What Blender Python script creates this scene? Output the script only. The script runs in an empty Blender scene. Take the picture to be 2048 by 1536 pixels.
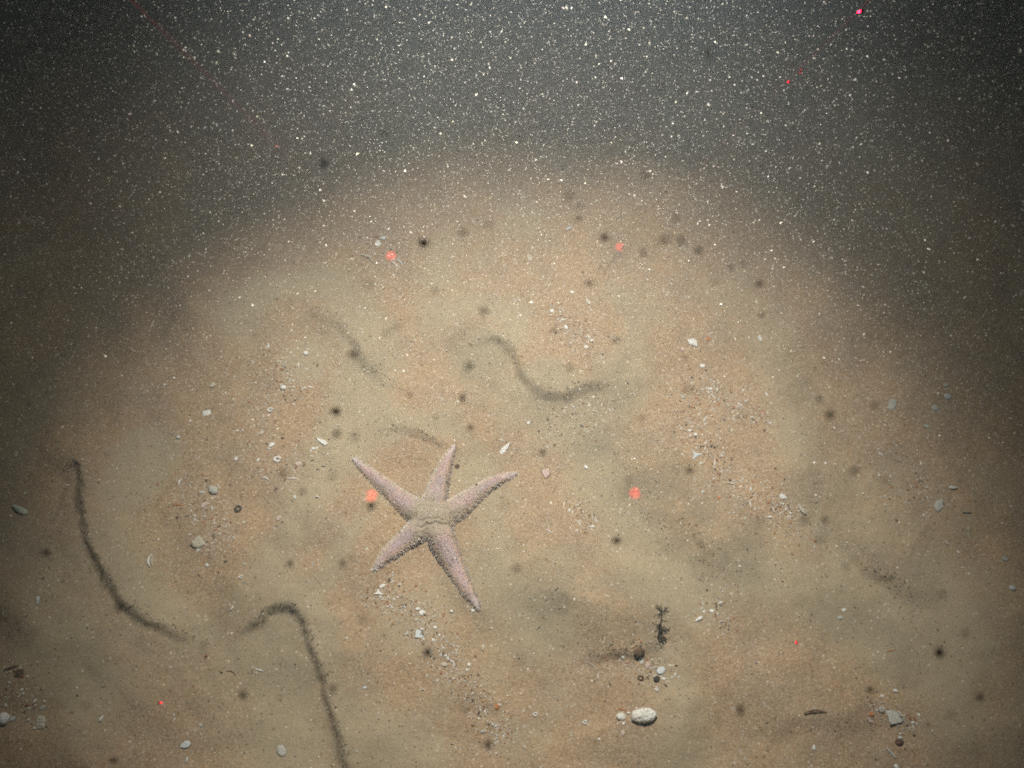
import bpy, bmesh, math, random
import numpy as np
from mathutils import Vector, Matrix

random.seed(7)
rng = np.random.default_rng(7)
scene = bpy.context.scene
COL = scene.collection

# ------------------------------------------------------------------ camera
TILT = math.radians(29.0)
CAM = np.array([0.0, -0.485, 0.875])
FPX = 2000.0                                   # focal length in pixels of the 2048 wide photograph
c_right = np.array([1.0, 0.0, 0.0])
c_up = np.array([0.0, math.cos(TILT), math.sin(TILT)])
c_fwd = np.array([0.0, math.sin(TILT), -math.cos(TILT)])

cam_data = bpy.data.cameras.new('camera')
cam = bpy.data.objects.new('camera', cam_data)
COL.objects.link(cam)
cam.location = CAM
cam.rotation_euler = (TILT, 0, 0)
cam_data.sensor_width = 36.0
cam_data.lens = FPX / 2048.0 * 36.0
cam_data.clip_start = 0.01
cam_data.clip_end = 50.0
cam_data.dof.use_dof = True
cam_data.dof.focus_distance = 1.02
cam_data.dof.aperture_fstop = 36.0
scene.camera = cam

# ------------------------------------------------------------------ world: deep water, almost no daylight
world = bpy.data.worlds.new('World')
scene.world = world
world.use_nodes = True
bg = world.node_tree.nodes['Background']
bg.inputs['Color'].default_value = (0.50, 0.62, 0.55, 1)
bg.inputs['Strength'].default_value = 0.04

scene.view_settings.view_transform = 'Standard'
scene.view_settings.look = 'None'
scene.view_settings.exposure = 0.0
scene.view_settings.gamma = 1.0
scene.view_settings.use_curve_mapping = False
scene.cycles.use_denoising = False
scene.cycles.filter_width = 1.9
scene.cycles.max_bounces = 2
scene.cycles.diffuse_bounces = 1
scene.cycles.volume_bounces = 0
scene.cycles.sample_clamp_indirect = 2.0


def aim(obj, target):
    d = Vector(target) - obj.location
    obj.rotation_euler = d.to_track_quat('-Z', 'Y').to_euler()


# the vehicle's strobe: high on its frame, outside the picture, shining down on the sand
STROBE_AT = (0.02, 0.24, 0.93)
strobe = bpy.data.lights.new('strobe', 'SPOT')
strobe.energy = 78.0
strobe.color = (1.0, 0.952, 0.86)
strobe.spot_size = math.radians(56)
strobe.spot_blend = 1.0
strobe.shadow_soft_size = 0.02
so = bpy.data.objects.new('strobe', strobe)
COL.objects.link(so)
so.location = STROBE_AT
aim(so, (0.01, -0.12, 0.0))
# the same strobe's weak stray light outside its reflector's beam
spill = bpy.data.lights.new('strobe_spill', 'SPOT')
spill.energy = 13.0
spill.color = (1.0, 0.97, 0.86)
spill.spot_size = math.radians(100)
spill.spot_blend = 1.0
spill.shadow_soft_size = 0.03
sp_o = bpy.data.objects.new('strobe_spill', spill)
COL.objects.link(sp_o)
sp_o.location = STROBE_AT
aim(sp_o, (0.01, -0.12, 0.0))


def ray(px, py):
    d = c_fwd + c_right * ((px - 1024.0) / FPX) + c_up * ((768.0 - py) / FPX)
    return d


def flat(px, py, z=0.0):
    d = ray(px, py)
    t = (z - CAM[2]) / d[2]
    return CAM + d * t


# four parallel scaling lasers on the vehicle
LASER_POWER = 90.0
LASER_DOTS = [(779, 509), (1240, 495), (743, 991), (1272, 988)]
LDIR = ray(1003, 730); LDIR = LDIR / np.linalg.norm(LDIR)
LASERS = []
for (px, py) in LASER_DOTS:
    g = flat(px, py, 0.002)
    o = g - LDIR * 0.80
    ld = bpy.data.lights.new('scaling_laser', 'SPOT')
    ld.spot_size = math.radians(1.0)
    ld.spot_blend = 1.0
    ld.shadow_soft_size = 0.0005
    ld.energy = LASER_POWER
    ld.color = (1.0, 0.01, 0.045)
    lo = bpy.data.objects.new('scaling_laser', ld)
    COL.objects.link(lo)
    lo.location = o
    aim(lo, g)
    LASERS.append((g, o))


# ------------------------------------------------------------------ helpers
def tag(o, label=None, cat=None, group=None, kind=None):
    if label: o['label'] = label
    if cat: o['category'] = cat
    if group: o['group'] = group
    if kind: o['kind'] = kind
    return o


def mesh_np(name, verts, faces, smooth=False):
    """faces: (n,3) or (n,4) array"""
    me = bpy.data.meshes.new(name)
    verts = np.asarray(verts, dtype=np.float32); faces = np.asarray(faces, dtype=np.int32)
    k = faces.shape[1]
    me.vertices.add(len(verts)); me.vertices.foreach_set('co', verts.ravel())
    me.loops.add(faces.size); me.loops.foreach_set('vertex_index', faces.ravel())
    me.polygons.add(len(faces))
    me.polygons.foreach_set('loop_start', np.arange(0, faces.size, k, dtype=np.int32))
    me.polygons.foreach_set('use_smooth', np.full(len(faces), smooth))
    me.update(calc_edges=True)
    me.validate()
    return me


def vattr(me, name, rgb):
    a = me.color_attributes.new(name, 'FLOAT_COLOR', 'POINT')
    arr = np.ones((len(me.vertices), 4), dtype=np.float32)
    arr[:, :rgb.shape[1]] = rgb
    a.data.foreach_set('color', arr.ravel())


def link(name, me, mat, parent=None):
    o = bpy.data.objects.new(name, me)
    COL.objects.link(o)
    if mat is not None and len(me.materials) == 0:
        me.materials.append(mat)
    if parent is not None:
        o.parent = parent
    return o


def vnoise(x, y, seed=0):
    """smooth value noise"""
    r = np.random.default_rng(seed).random((256, 256))
    xi = np.floor(x).astype(int); yi = np.floor(y).astype(int)
    fx = x - xi; fy = y - yi
    fx = fx * fx * (3 - 2 * fx); fy = fy * fy * (3 - 2 * fy)
    a = r[xi % 256, yi % 256]; b = r[(xi + 1) % 256, yi % 256]
    c = r[xi % 256, (yi + 1) % 256]; d = r[(xi + 1) % 256, (yi + 1) % 256]
    return (a * (1 - fx) + b * fx) * (1 - fy) + (c * (1 - fx) + d * fx) * fy - 0.5


def fbm(x, y, f, seed, octs=4, gain=0.5):
    s = np.zeros_like(x); a = 1.0
    for k in range(octs):
        s = s + a * vnoise(x * f + 31.7 * k, y * f + 17.3 * k, seed + k)
        f *= 2.03; a *= gain
    return s


def smooth01(t):
    t = np.clip(t, 0, 1)
    return t * t * (3 - 2 * t)


def catmull(pts, n=8):
    p = np.asarray(pts, float)
    p = np.vstack([2 * p[0] - p[1], p, 2 * p[-1] - p[-2]])
    out = []
    for i in range(1, len(p) - 2):
        for t in np.linspace(0, 1, n, endpoint=False):
            a, b, c, d = p[i - 1], p[i], p[i + 1], p[i + 2]
            out.append(0.5 * ((2 * b) + (-a + c) * t + (2 * a - 5 * b + 4 * c - d) * t * t + (-a + 3 * b - 3 * c + d) * t ** 3))
    out.append(p[-2])
    return np.array(out)


def polydist(x, y, pl, margin=None):
    """distance, signed side (positive = left of travel) and parameter 0..1 to polyline pl (k,2)"""
    if margin is not None:
        lo = pl.min(0) - margin; hi = pl.max(0) + margin
        m = (x > lo[0]) & (x < hi[0]) & (y > lo[1]) & (y < hi[1])
        B = np.full(x.shape, 1e3); S = np.ones_like(x); T = np.zeros_like(x)
        if m.any(): B[m], S[m], T[m] = polydist(x[m], y[m], pl)
        return B, S, T
    best = np.full(x.shape, 1e9); side = np.zeros_like(x); par = np.zeros_like(x)
    seg = np.linalg.norm(np.diff(pl, axis=0), axis=1); L = seg.sum(); acc = 0.0
    for i in range(len(pl) - 1):
        ax, ay = pl[i]; bx, by = pl[i + 1]
        dx, dy = bx - ax, by - ay; l2 = dx * dx + dy * dy + 1e-12
        t = np.clip(((x - ax) * dx + (y - ay) * dy) / l2, 0, 1)
        qx = x - (ax + t * dx); qy = y - (ay + t * dy)
        d = np.sqrt(qx * qx + qy * qy)
        m = d < best
        best = np.where(m, d, best)
        side = np.where(m, np.sign(dx * qy - dy * qx), side)
        par = np.where(m, (acc + t * seg[i]) / L, par)
        acc += seg[i]
    return best, side, par


def gpl(pts, n=3):
    return catmull([flat(a, b)[:2] for a, b in pts], n)


# ------------------------------------------------------------------ the seabed's relief
# ripple crests read off the photograph: (points, height m, side of the high ground, lee face width m, back slope m, debris and painted lee shade amount)
RIDGES = [
    ([(85, 1000), (120, 952), (160, 930), (178, 975), (180, 1030), (192, 1085), (215, 1140), (248, 1195), (300, 1235), (360, 1258), (420, 1270)], .011, 1, .010, .085, .36),
    ([(420, 1292), (500, 1240), (550, 1212), (592, 1216), (620, 1260), (645, 1330), (662, 1395), (685, 1470), (705, 1536), (720, 1600)], .009, 1, .009, .06, .32),
    ([(910, 700), (985, 672), (1035, 700), (1052, 745), (1090, 778), (1140, 778), (1195, 760), (1265, 778)], .011, 1, .012, .05, .18),
    ([(735, 870), (790, 854), (840, 862), (890, 884), (945, 908)], .006, 1, .008, .04, .22),
    ([(590, 606), (655, 625), (700, 655), (738, 725), (805, 778)], .009, 1, .014, .05, .25),
    ([(1215, 880), (1310, 960), (1370, 1030), (1430, 1090), (1500, 1165)], .017, 1, .040, .06, .3),
    ([(1030, 1165), (1150, 1195), (1240, 1235), (1350, 1255)], .013, 1, .045, .06, .25),
    ([(1660, 1045), (1740, 1118), (1790, 1160), (1870, 1205)], .013, 1, .018, .06, .4),
    ([(1140, 1320), (1215, 1298), (1265, 1296), (1330, 1283)], .006, 1, .010, .04, .45),
    ([(1180, 560), (1225, 522), (1250, 494)], .004, 1, .007, .03, .3),
    ([(-40, 1290), (40, 1270), (90, 1190), (110, 1090)], .010, 1, .025, .06, .15),
    ([(1460, 1490), (1560, 1440), (1650, 1425), (1760, 1455)], .006, 1, .020, .05, .12),
    ([(560, 1110), (640, 960), (720, 850)], .010, -1, .045, .07, .0),
    ([(1520, 700), (1580, 850), (1640, 1040)], .010, -1, .05, .08, .0),
    ([(300, 660), (480, 600), (640, 560)], .012, 1, .05, .08, .0),
    ([(1300, 1330), (1360, 1420), (1350, 1560)], .008, -1, .04, .06, .0),
    ([(1250, 620), (1290, 720), (1230, 820)], .007, -1, .04, .05, .0),
]
RPL = [(gpl(r[0]),) + tuple(r[1:]) for r in RIDGES]


STAR_PATHS = [(np.array([flat(680 + a * 380 / 1578, 870 + b * 380 / 1578)[:2] for a, b in q]), w) for q, w in (
    ([(105, 190), (330, 392), (690, 665)], (.004, .024)), ([(952, 82), (858, 290), (765, 640)], (.004, .024)), ([(1468, 312), (1170, 455), (840, 665)], (.004, .024)),
    ([(1155, 1452), (956, 1095), (790, 740)], (.004, .025)), ([(282, 1125), (462, 930), (760, 705)], (.004, .024)))]


def ridge_fade(t, pl):
    L = np.linalg.norm(np.diff(pl, axis=0), axis=1).sum()
    return smooth01(np.minimum(t, 1 - t) / min(.45, .055 / L))


def hgt_exact(x, y):
    x = np.asarray(x, float); y = np.asarray(y, float)
    h = 0.024 * fbm(x, y, 4.2, 11, 2) + 0.0145 * fbm(x + 3, y, 12.0, 21, 4, .42)
    wob = 0.006 * fbm(x, y, 48.0, 71, 3)
    rill = fbm(x, y, 210.0, 77, 2)
    for pl, H, hs, lw, bw, deb in RPL:
        d, s, t = polydist(x, y, pl, .3)
        s = s * hs * d + wob
        fade = ridge_fade(t, pl)
        lee = .72 * smooth01(1 + s / lw) + .28 * np.exp(np.minimum(s, 0) / .035)
        h = h + H * np.where(s > 0, np.exp(-s / bw), lee) * fade
        h = h + .0036 * deb * rill * fade * np.where(s > 0, np.exp(-(s / .003) ** 2), np.exp(np.minimum(s, 0) / .012))
    # sand pushed up against the starfish
    for cl, w in STAR_PATHS:
        d, s, t = polydist(x, y, cl, .06)
        h = h + .0014 * np.exp(-((d - w[0] * .3 - (w[1] - w[0]) * t) / .007) ** 2)
    return h


def axis(lo, hi, step, far):
    a = list(np.arange(lo, hi + 1e-9, step))
    s = step; v = a[-1]; up = []
    while v < far: s *= 1.25; v += s; up.append(v)
    s = step; v = a[0]; dn = []
    while v > -far: s *= 1.25; v -= s; dn.append(v)
    return np.array(dn[::-1] + a + up)


ax = axis(-.72, .72, .002, 3.4); ay = axis(-.42, .60, .002, 3.4)
X, Y = np.meshgrid(ax, ay)
Z = hgt_exact(X, Y)


def hgt(x, y):
    x = np.asarray(x, float); y = np.asarray(y, float)
    i = np.clip(np.searchsorted(ax, x) - 1, 0, len(ax) - 2); j = np.clip(np.searchsorted(ay, y) - 1, 0, len(ay) - 2)
    u = np.clip((x - ax[i]) / (ax[i + 1] - ax[i]), 0, 1); v = np.clip((y - ay[j]) / (ay[j + 1] - ay[j]), 0, 1)
    return (Z[j, i] * (1 - u) + Z[j, i + 1] * u) * (1 - v) + (Z[j + 1, i] * (1 - u) + Z[j + 1, i + 1] * u) * v


def g3(px, py, lift=0.0):
    z = 0.0
    for _ in range(4):
        p = flat(px, py, z)
        z = float(hgt(p[0:1], p[1:2])[0])
    p[2] = z + lift
    return p


def mpp(p):
    """metres per photograph pixel at p"""
    return float(np.dot(np.asarray(p) - CAM, c_fwd)) / FPX


# ------------------------------------------------------------------ materials
def new_mat(name):
    m = bpy.data.materials.new(name)
    m.use_nodes = True
    nt = m.node_tree
    b = nt.nodes['Principled BSDF']
    b.inputs['Roughness'].default_value = 0.85
    b.inputs['Specular IOR Level'].default_value = 0.15
    return m, nt, b


def N(nt, t, **kw):
    n = nt.nodes.new(t)
    for k, v in kw.items():
        if hasattr(n, k): setattr(n, k, v)
        else: n.inputs[k].default_value = v
    return n


def mixc(nt, fac, a, b, blend='MIX'):
    m = nt.nodes.new('ShaderNodeMix'); m.data_type = 'RGBA'; m.blend_type = blend
    for i, v in ((0, fac), (6, a), (7, b)):
        if isinstance(v, (int, float)): m.inputs[i].default_value = v
        elif isinstance(v, tuple): m.inputs[i].default_value = v if len(v) == 4 else v + (1,)
        else: nt.links.new(v, m.inputs[i])
    return m.outputs[2]


def ramp(nt, src, stops):
    r = nt.nodes.new('ShaderNodeValToRGB')
    el = r.color_ramp.elements
    while len(el) < len(stops): el.new(0.5)
    for e, (p, c) in zip(el, stops):
        e.position = p
        e.color = (c, c, c, 1) if isinstance(c, (int, float)) else c + (1,)
    nt.links.new(src, r.inputs[0])
    return r.outputs[0]


def math_(nt, op, a, b):
    m = nt.nodes.new('ShaderNodeMath'); m.operation = op
    for i, v in enumerate((a, b)):
        if isinstance(v, (int, float)): m.inputs[i].default_value = v
        else: nt.links.new(v, m.inputs[i])
    return m.outputs[0]


def sand_material():
    m, nt, b = new_mat('sand')
    tc = nt.nodes.new('ShaderNodeTexCoord').outputs['Object']
    at = nt.nodes.new('ShaderNodeAttribute'); at.attribute_name = 'mask'
    sep = nt.nodes.new('ShaderNodeSeparateColor'); nt.links.new(at.outputs['Color'], sep.inputs[0])
    silt, debris = sep.outputs[0], sep.outputs[1]

    def noise(scale, detail=3, rough=0.6):
        n = nt.nodes.new('ShaderNodeTexNoise')
        n.inputs['Scale'].default_value = scale; n.inputs['Detail'].default_value = detail; n.inputs['Roughness'].default_value = rough
        nt.links.new(tc, n.inputs['Vector']); return n

    def vor(scale):
        v = nt.nodes.new('ShaderNodeTexVoronoi'); v.inputs['Scale'].default_value = scale
        nt.links.new(tc, v.inputs['Vector']); return v
    v1 = vor(760.0); v2 = vor(1400.0)
    r1 = nt.nodes.new('ShaderNodeSeparateColor'); nt.links.new(v1.outputs['Color'], r1.inputs[0])
    r2 = nt.nodes.new('ShaderNodeSeparateColor'); nt.links.new(v2.outputs['Color'], r2.inputs[0])
    patch = noise(22.0, 4).outputs['Fac']
    # coarse orange quartz sand: every grain its own tint
    grain = ramp(nt, r1.outputs[0], [(0.0, (.30, .21, .125)), (.22, (.40, .29, .178)), (.55, (.44, .325, .205)), (.80, (.48, .36, .235)), (.95, (.56, .44, .31)), (1.0, (.74, .66, .54))])
    fine = ramp(nt, r2.outputs[0], [(0.0, (.30, .215, .135)), (.5, (.42, .31, .195)), (.9, (.48, .355, .23)), (1.0, (.76, .66, .52))])
    sand = mixc(nt, .5, grain, fine)
    warm = mixc(nt, ramp(nt, patch, [(.35, 0.0), (.65, 1.0)]), (.92, .92, .95), (1.06, 1.0, .93))
    sand = mixc(nt, 1.0, sand, warm, 'MULTIPLY')
    # silt dusting: fine and grey-beige
    sg = noise(900, 2).outputs['Fac']
    sfine = ramp(nt, sg, [(.25, (.385, .325, .215)), (.75, (.465, .395, .268))])
    siltc = mixc(nt, .2, sfine, fine)
    # break the silt's edge up with grain
    brk = math_(nt, 'ADD', silt, math_(nt, 'MULTIPLY', math_(nt, 'SUBTRACT', noise(160, 3).outputs['Fac'], .5), .9))
    sfac = ramp(nt, brk, [(.15, 0.0), (.9, .85)])
    col = mixc(nt, sfac, sand, siltc)
    # dark silt film in the hollows, also painting in the shade their relief lacks
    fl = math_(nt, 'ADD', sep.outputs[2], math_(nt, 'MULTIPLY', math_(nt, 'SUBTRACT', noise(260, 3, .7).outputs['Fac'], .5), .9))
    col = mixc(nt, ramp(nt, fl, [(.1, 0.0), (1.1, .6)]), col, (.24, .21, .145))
    # dark organic debris in the lee of the ripples, with their shade painted in
    dn = noise(420, 3, .7).outputs['Fac']
    dv = math_(nt, 'ADD', debris, math_(nt, 'MULTIPLY', math_(nt, 'SUBTRACT', dn, .55), 3.4))
    dfac = ramp(nt, dv, [(.40, 0.0), (.95, 0.55)])
    col = mixc(nt, dfac, col, (.13, .115, .075))
    # scattered dark and pale mineral grains
    v3 = vor(330.0)
    r3 = nt.nodes.new('ShaderNodeSeparateColor'); nt.links.new(v3.outputs['Color'], r3.inputs[0])
    dotm = ramp(nt, v3.outputs['Distance'], [(.22, 1.0), (.36, 0.0)])
    dk = math_(nt, 'MULTIPLY', dotm, ramp(nt, r3.outputs[0], [(.93, 0.0), (.95, .6)]))
    col = mixc(nt, dk, col, (.07, .055, .04))
    lt = math_(nt, 'MULTIPLY', dotm, ramp(nt, r3.outputs[1], [(.94, 0.0), (.96, .75)]))
    col = mixc(nt, lt, col, (.72, .66, .55))
    nt.links.new(col, b.inputs['Base Color'])
    # relief of the grains
    hh = math_(nt, 'ADD', math_(nt, 'MULTIPLY', r1.outputs[1], .5), math_(nt, 'MULTIPLY', noise(300, 3, .65).outputs['Fac'], 1.6))
    bp = nt.nodes.new('ShaderNodeBump'); bp.inputs['Strength'].default_value = .45; bp.inputs['Distance'].default_value = .0016
    hh = math_(nt, 'MULTIPLY', hh, math_(nt, 'SUBTRACT', 1.0, math_(nt, 'MULTIPLY', silt, .7)))
    nt.links.new(hh, bp.inputs['Height']); nt.links.new(bp.outputs[0], b.inputs['Normal'])
    b.inputs['Roughness'].default_value = .95
    b.inputs['Specular IOR Level'].default_value = .05
    return m


def attr_material(name, bump=0.0, scale=800, rough=.7, spec=.25, mottle=0.0):
    m, nt, b = new_mat(name)
    at = nt.nodes.new('ShaderNodeAttribute'); at.attribute_name = 'tint'
    col = at.outputs['Color']
    tc = nt.nodes.new('ShaderNodeTexCoord').outputs['Object']
    n = nt.nodes.new('ShaderNodeTexNoise'); n.inputs['Scale'].default_value = scale; n.inputs['Detail'].default_value = 4
    nt.links.new(tc, n.inputs['Vector'])
    if mottle:
        f = ramp(nt, n.outputs['Fac'], [(.3, 1 - mottle), (.7, 1.0 + mottle * .3)])
        col = mixc(nt, 1.0, col, f, 'MULTIPLY')
    nt.links.new(col, b.inputs['Base Color'])
    b.inputs['Roughness'].default_value = rough
    b.inputs['Specular IOR Level'].default_value = spec
    if bump:
        bp = nt.nodes.new('ShaderNodeBump'); bp.inputs['Strength'].default_value = bump; bp.inputs['Distance'].default_value = .001
        nt.links.new(n.outputs['Fac'], bp.inputs['Height']); nt.links.new(bp.outputs[0], b.inputs['Normal'])
    return m


def plain_material(name, rgb, var=.25, scale=7, rough=.8, spec=.2, speck=None, dusty=True):
    m, nt, b = new_mat(name)
    tc = nt.nodes.new('ShaderNodeTexCoord').outputs['Object']
    n = nt.nodes.new('ShaderNodeTexNoise'); n.inputs['Scale'].default_value = scale; n.inputs['Detail'].default_value = 4
    nt.links.new(tc, n.inputs['Vector'])
    lo = tuple(c * (1 - var) for c in rgb); hi = tuple(min(1, c * (1 + var * .5)) for c in rgb)
    col = ramp(nt, n.outputs['Fac'], [(.3, lo), (.7, hi)])
    if speck:
        v = nt.nodes.new('ShaderNodeTexVoronoi'); v.inputs['Scale'].default_value = 15
        nt.links.new(tc, v.inputs['Vector'])
        s = nt.nodes.new('ShaderNodeSeparateColor'); nt.links.new(v.outputs['Color'], s.inputs[0])
        f = math_(nt, 'MULTIPLY', ramp(nt, v.outputs['Distance'], [(.28, 1.0), (.42, 0.0)]), ramp(nt, s.outputs[0], [(.45, 0.0), (.55, .85)]))
        col = mixc(nt, f, col, speck)
    if dusty:
        n2 = nt.nodes.new('ShaderNodeTexNoise'); n2.inputs['Scale'].default_value = 5.0; n2.inputs['Detail'].default_value = 5
        nt.links.new(tc, n2.inputs['Vector'])
        col = mixc(nt, ramp(nt, n2.outputs['Fac'], [(.56, 0.0), (.8, .5)]), col, (.44, .37, .26))
    nt.links.new(col, b.inputs['Base Color'])
    b.inputs['Roughness'].default_value = rough; b.inputs['Specular IOR Level'].default_value = spec
    bp = nt.nodes.new('ShaderNodeBump'); bp.inputs['Strength'].default_value = .3; bp.inputs['Distance'].default_value = .05
    nt.links.new(n.outputs['Fac'], bp.inputs['Height']); nt.links.new(bp.outputs[0], b.inputs['Normal'])
    return m


MAT = {
    'sand': sand_material(),
    'grit': attr_material('grit'),
    'snow': attr_material('marine_snow', rough=.6, spec=.4),
    'star': attr_material('starfish_skin', bump=.6, scale=700, rough=.75, spec=.2, mottle=.22),
    'spine': attr_material('starfish_spines', rough=.6, spec=.3),
    'white': plain_material('white_shell', (.88, .87, .82), .08),
    'cream': plain_material('cream_shell', (.66, .60, .47), .2),
    'pink': plain_material('pink_shell', (.68, .53, .46), .2),
    'blue': plain_material('blue_grey_shell', (.70, .74, .74), .12),
    'grey': plain_material('grey_shell', (.58, .57, .51), .2),
    'green': plain_material('green_grey_shell', (.56, .60, .50), .2),
    'orange': plain_material('orange_shell', (.62, .27, .10), .25),
    'brown': plain_material('brown_fragment', (.16, .10, .055), .4),
    'dark': plain_material('dark_fragment', (.07, .065, .05), .4),
    'stone': plain_material('speckled_stone', (.86, .84, .76), .1, speck=(.45, .41, .32), dusty=False),
    'floc': plain_material('dark_floc', (.06, .04, .02), .4),
    'weed': plain_material('dark_weed', (.085, .075, .042), .4, dusty=False),
}

# ------------------------------------------------------------------ seabed mesh
SILT = [
    ([(490, 1215), (560, 1110), (620, 1000), (680, 905), (715, 830), (740, 745)], 42), ([(240, 1080), (300, 1190), (400, 1245)], 45),
    ([(560, 1185), (640, 1220), (655, 1320), (700, 1420)], 30), ([(470, 645), (550, 585), (640, 570), (720, 650), (760, 730)], 40),
    ([(880, 640), (960, 610), (1040, 660), (960, 700)], 45), ([(1060, 780), (1130, 820), (1230, 800), (1275, 700), (1290, 630)], 45),
    ([(1180, 870), (1210, 960), (1290, 1100), (1400, 1180)], 55), ([(1500, 640), (1580, 760), (1600, 900), (1620, 1000), (1650, 1090), (1760, 1210)], 45),
    ([(1325, 1330), (1360, 1400), (1340, 1500), (1330, 1600)], 48), ([(740, 850), (860, 850), (950, 880), (985, 950)], 32),
    ([(930, 940), (1000, 1040), (985, 1150), (1090, 1260)], 55), ([(500, 1320), (540, 1400), (560, 1500)], 85),
    ([(1850, 1150), (1910, 1300), (1900, 1460)], 60), ([(110, 1290), (200, 1420)], 65), ([(880, 560), (885, 500)], 30),
    ([(1250, 600), (1300, 590), (1330, 640)], 40), ([(1040, 830), (1130, 850)], 50), ([(1500, 1150), (1640, 1180), (1780, 1260)], 60),
    ([(300, 900), (240, 1000)], 30), ([(700, 1460), (830, 1470)], 30), ([(600, 740), (620, 690)], 30), ([(760, 1000), (700, 1080), (640, 1180)], 30),
]
SPL = [(gpl(p, 4), w * .0005) for p, w in SILT]


def silt_mask(x, y):
    m = np.zeros_like(x)
    wob = .030 * fbm(x, y, 14, 91, 4)
    for pl, w in SPL:
        d, s, t = polydist(x, y, pl, .12)
        m = np.maximum(m, smooth01(1.0 - (d + wob) / (w * 2.2)))
    m = m * (.95 + .8 * fbm(x, y, 12, 95, 3))
    m = np.maximum(m, .6 * smooth01((fbm(x, y, 9.0, 57, 4) - .02) / .4))
    return np.clip(m, 0, 1)


SHADE_FILM = [([(1230, 890), (1330, 1000), (1420, 1090), (1475, 1145)], 55, .9), ([(1050, 1185), (1180, 1230), (1330, 1262)], 55, .8), ([(1685, 1070), (1760, 1130), (1840, 1190)], 26, .8),
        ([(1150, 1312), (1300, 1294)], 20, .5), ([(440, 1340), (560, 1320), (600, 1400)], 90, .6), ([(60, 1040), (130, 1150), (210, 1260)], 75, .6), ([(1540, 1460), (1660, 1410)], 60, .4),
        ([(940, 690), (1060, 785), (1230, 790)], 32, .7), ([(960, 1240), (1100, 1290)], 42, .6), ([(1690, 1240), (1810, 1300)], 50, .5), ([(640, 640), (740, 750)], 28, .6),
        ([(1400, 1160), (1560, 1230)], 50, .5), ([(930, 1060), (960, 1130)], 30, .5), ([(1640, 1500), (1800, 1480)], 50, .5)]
FPL = [(gpl(p, 3), w * .0005, a) for p, w, a in SHADE_FILM]


def shade_film_mask(x, y):  # silt film strokes that double as painted shade in hollows and lee slopes
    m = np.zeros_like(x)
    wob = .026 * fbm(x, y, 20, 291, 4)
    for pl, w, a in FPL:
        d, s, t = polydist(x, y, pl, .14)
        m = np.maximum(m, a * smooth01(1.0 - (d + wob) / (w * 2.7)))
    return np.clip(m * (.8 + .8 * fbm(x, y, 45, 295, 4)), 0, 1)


def debris_shade_mask(x, y):  # debris tint at the crest, fading down the lee side as painted shade
    m = np.zeros_like(x)
    wob = .009 * fbm(x, y, 42, 191, 4)
    pat = .15 + 1.5 * smooth01((fbm(x, y, 34, 197, 4) + .30) / .6)
    for pl, H, hs, lw, bw, deb in RPL:
        d, s, t = polydist(x, y, pl, .08)
        s = s * hs * d + wob
        fade = ridge_fade(t, pl)
        w = max(lw, .008)
        prof = np.where(s > 0, np.exp(-(s / .0022) ** 2), np.exp(np.minimum(s, 0) / (w * .55)))
        m = np.maximum(m, deb * prof * fade)
    return np.clip(m * pat, 0, 1)


nx, ny = len(ax), len(ay)
idx = np.arange(nx * ny).reshape(ny, nx)
F = np.stack([idx[:-1, :-1], idx[:-1, 1:], idx[1:, 1:], idx[1:, :-1]], -1).reshape(-1, 4)
me = mesh_np('seabed', np.stack([X, Y, Z], -1).reshape(-1, 3), F, True)
mask = np.stack([silt_mask(X, Y).ravel(), debris_shade_mask(X, Y).ravel(), shade_film_mask(X, Y).ravel()], -1)
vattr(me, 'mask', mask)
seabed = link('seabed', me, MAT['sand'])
tag(seabed, 'rippled orange sand seabed with grey silt dusting', kind='structure')

# ------------------------------------------------------------------ starfish
ZS = 380 / 1578.0


def zp(p):
    return (680 + p[0] * ZS, 870 + p[1] * ZS)


ARMS = [   # centre line in the enlarged view, full width there
    ([(105, 190), (150, 232), (230, 305), (330, 392), (450, 492), (560, 582), (690, 665)], [26, 52, 88, 118, 150, 184, 210]),
    ([(952, 82), (930, 125), (896, 195), (858, 290), (826, 390), (790, 505), (765, 640)], [26, 48, 82, 118, 148, 188, 205]),
    ([(1468, 312), (1430, 332), (1370, 350), (1270, 392), (1170, 455), (1075, 525), (970, 600), (840, 665)], [28, 46, 62, 92, 126, 156, 190, 205]),
    ([(1155, 1452), (1128, 1400), (1078, 1318), (1015, 1210), (956, 1095), (900, 975), (845, 860), (790, 740)], [26, 54, 90, 128, 158, 190, 212, 215]),
    ([(282, 1125), (315, 1078), (372, 1012), (462, 930), (560, 848), (660, 772), (760, 705)], [26, 54, 96, 140, 166, 194, 205]),
]
ARM_CURVES = []
verts, faces = [], []
base = 0
star_c = g3(*zp((765, 690)))
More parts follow.
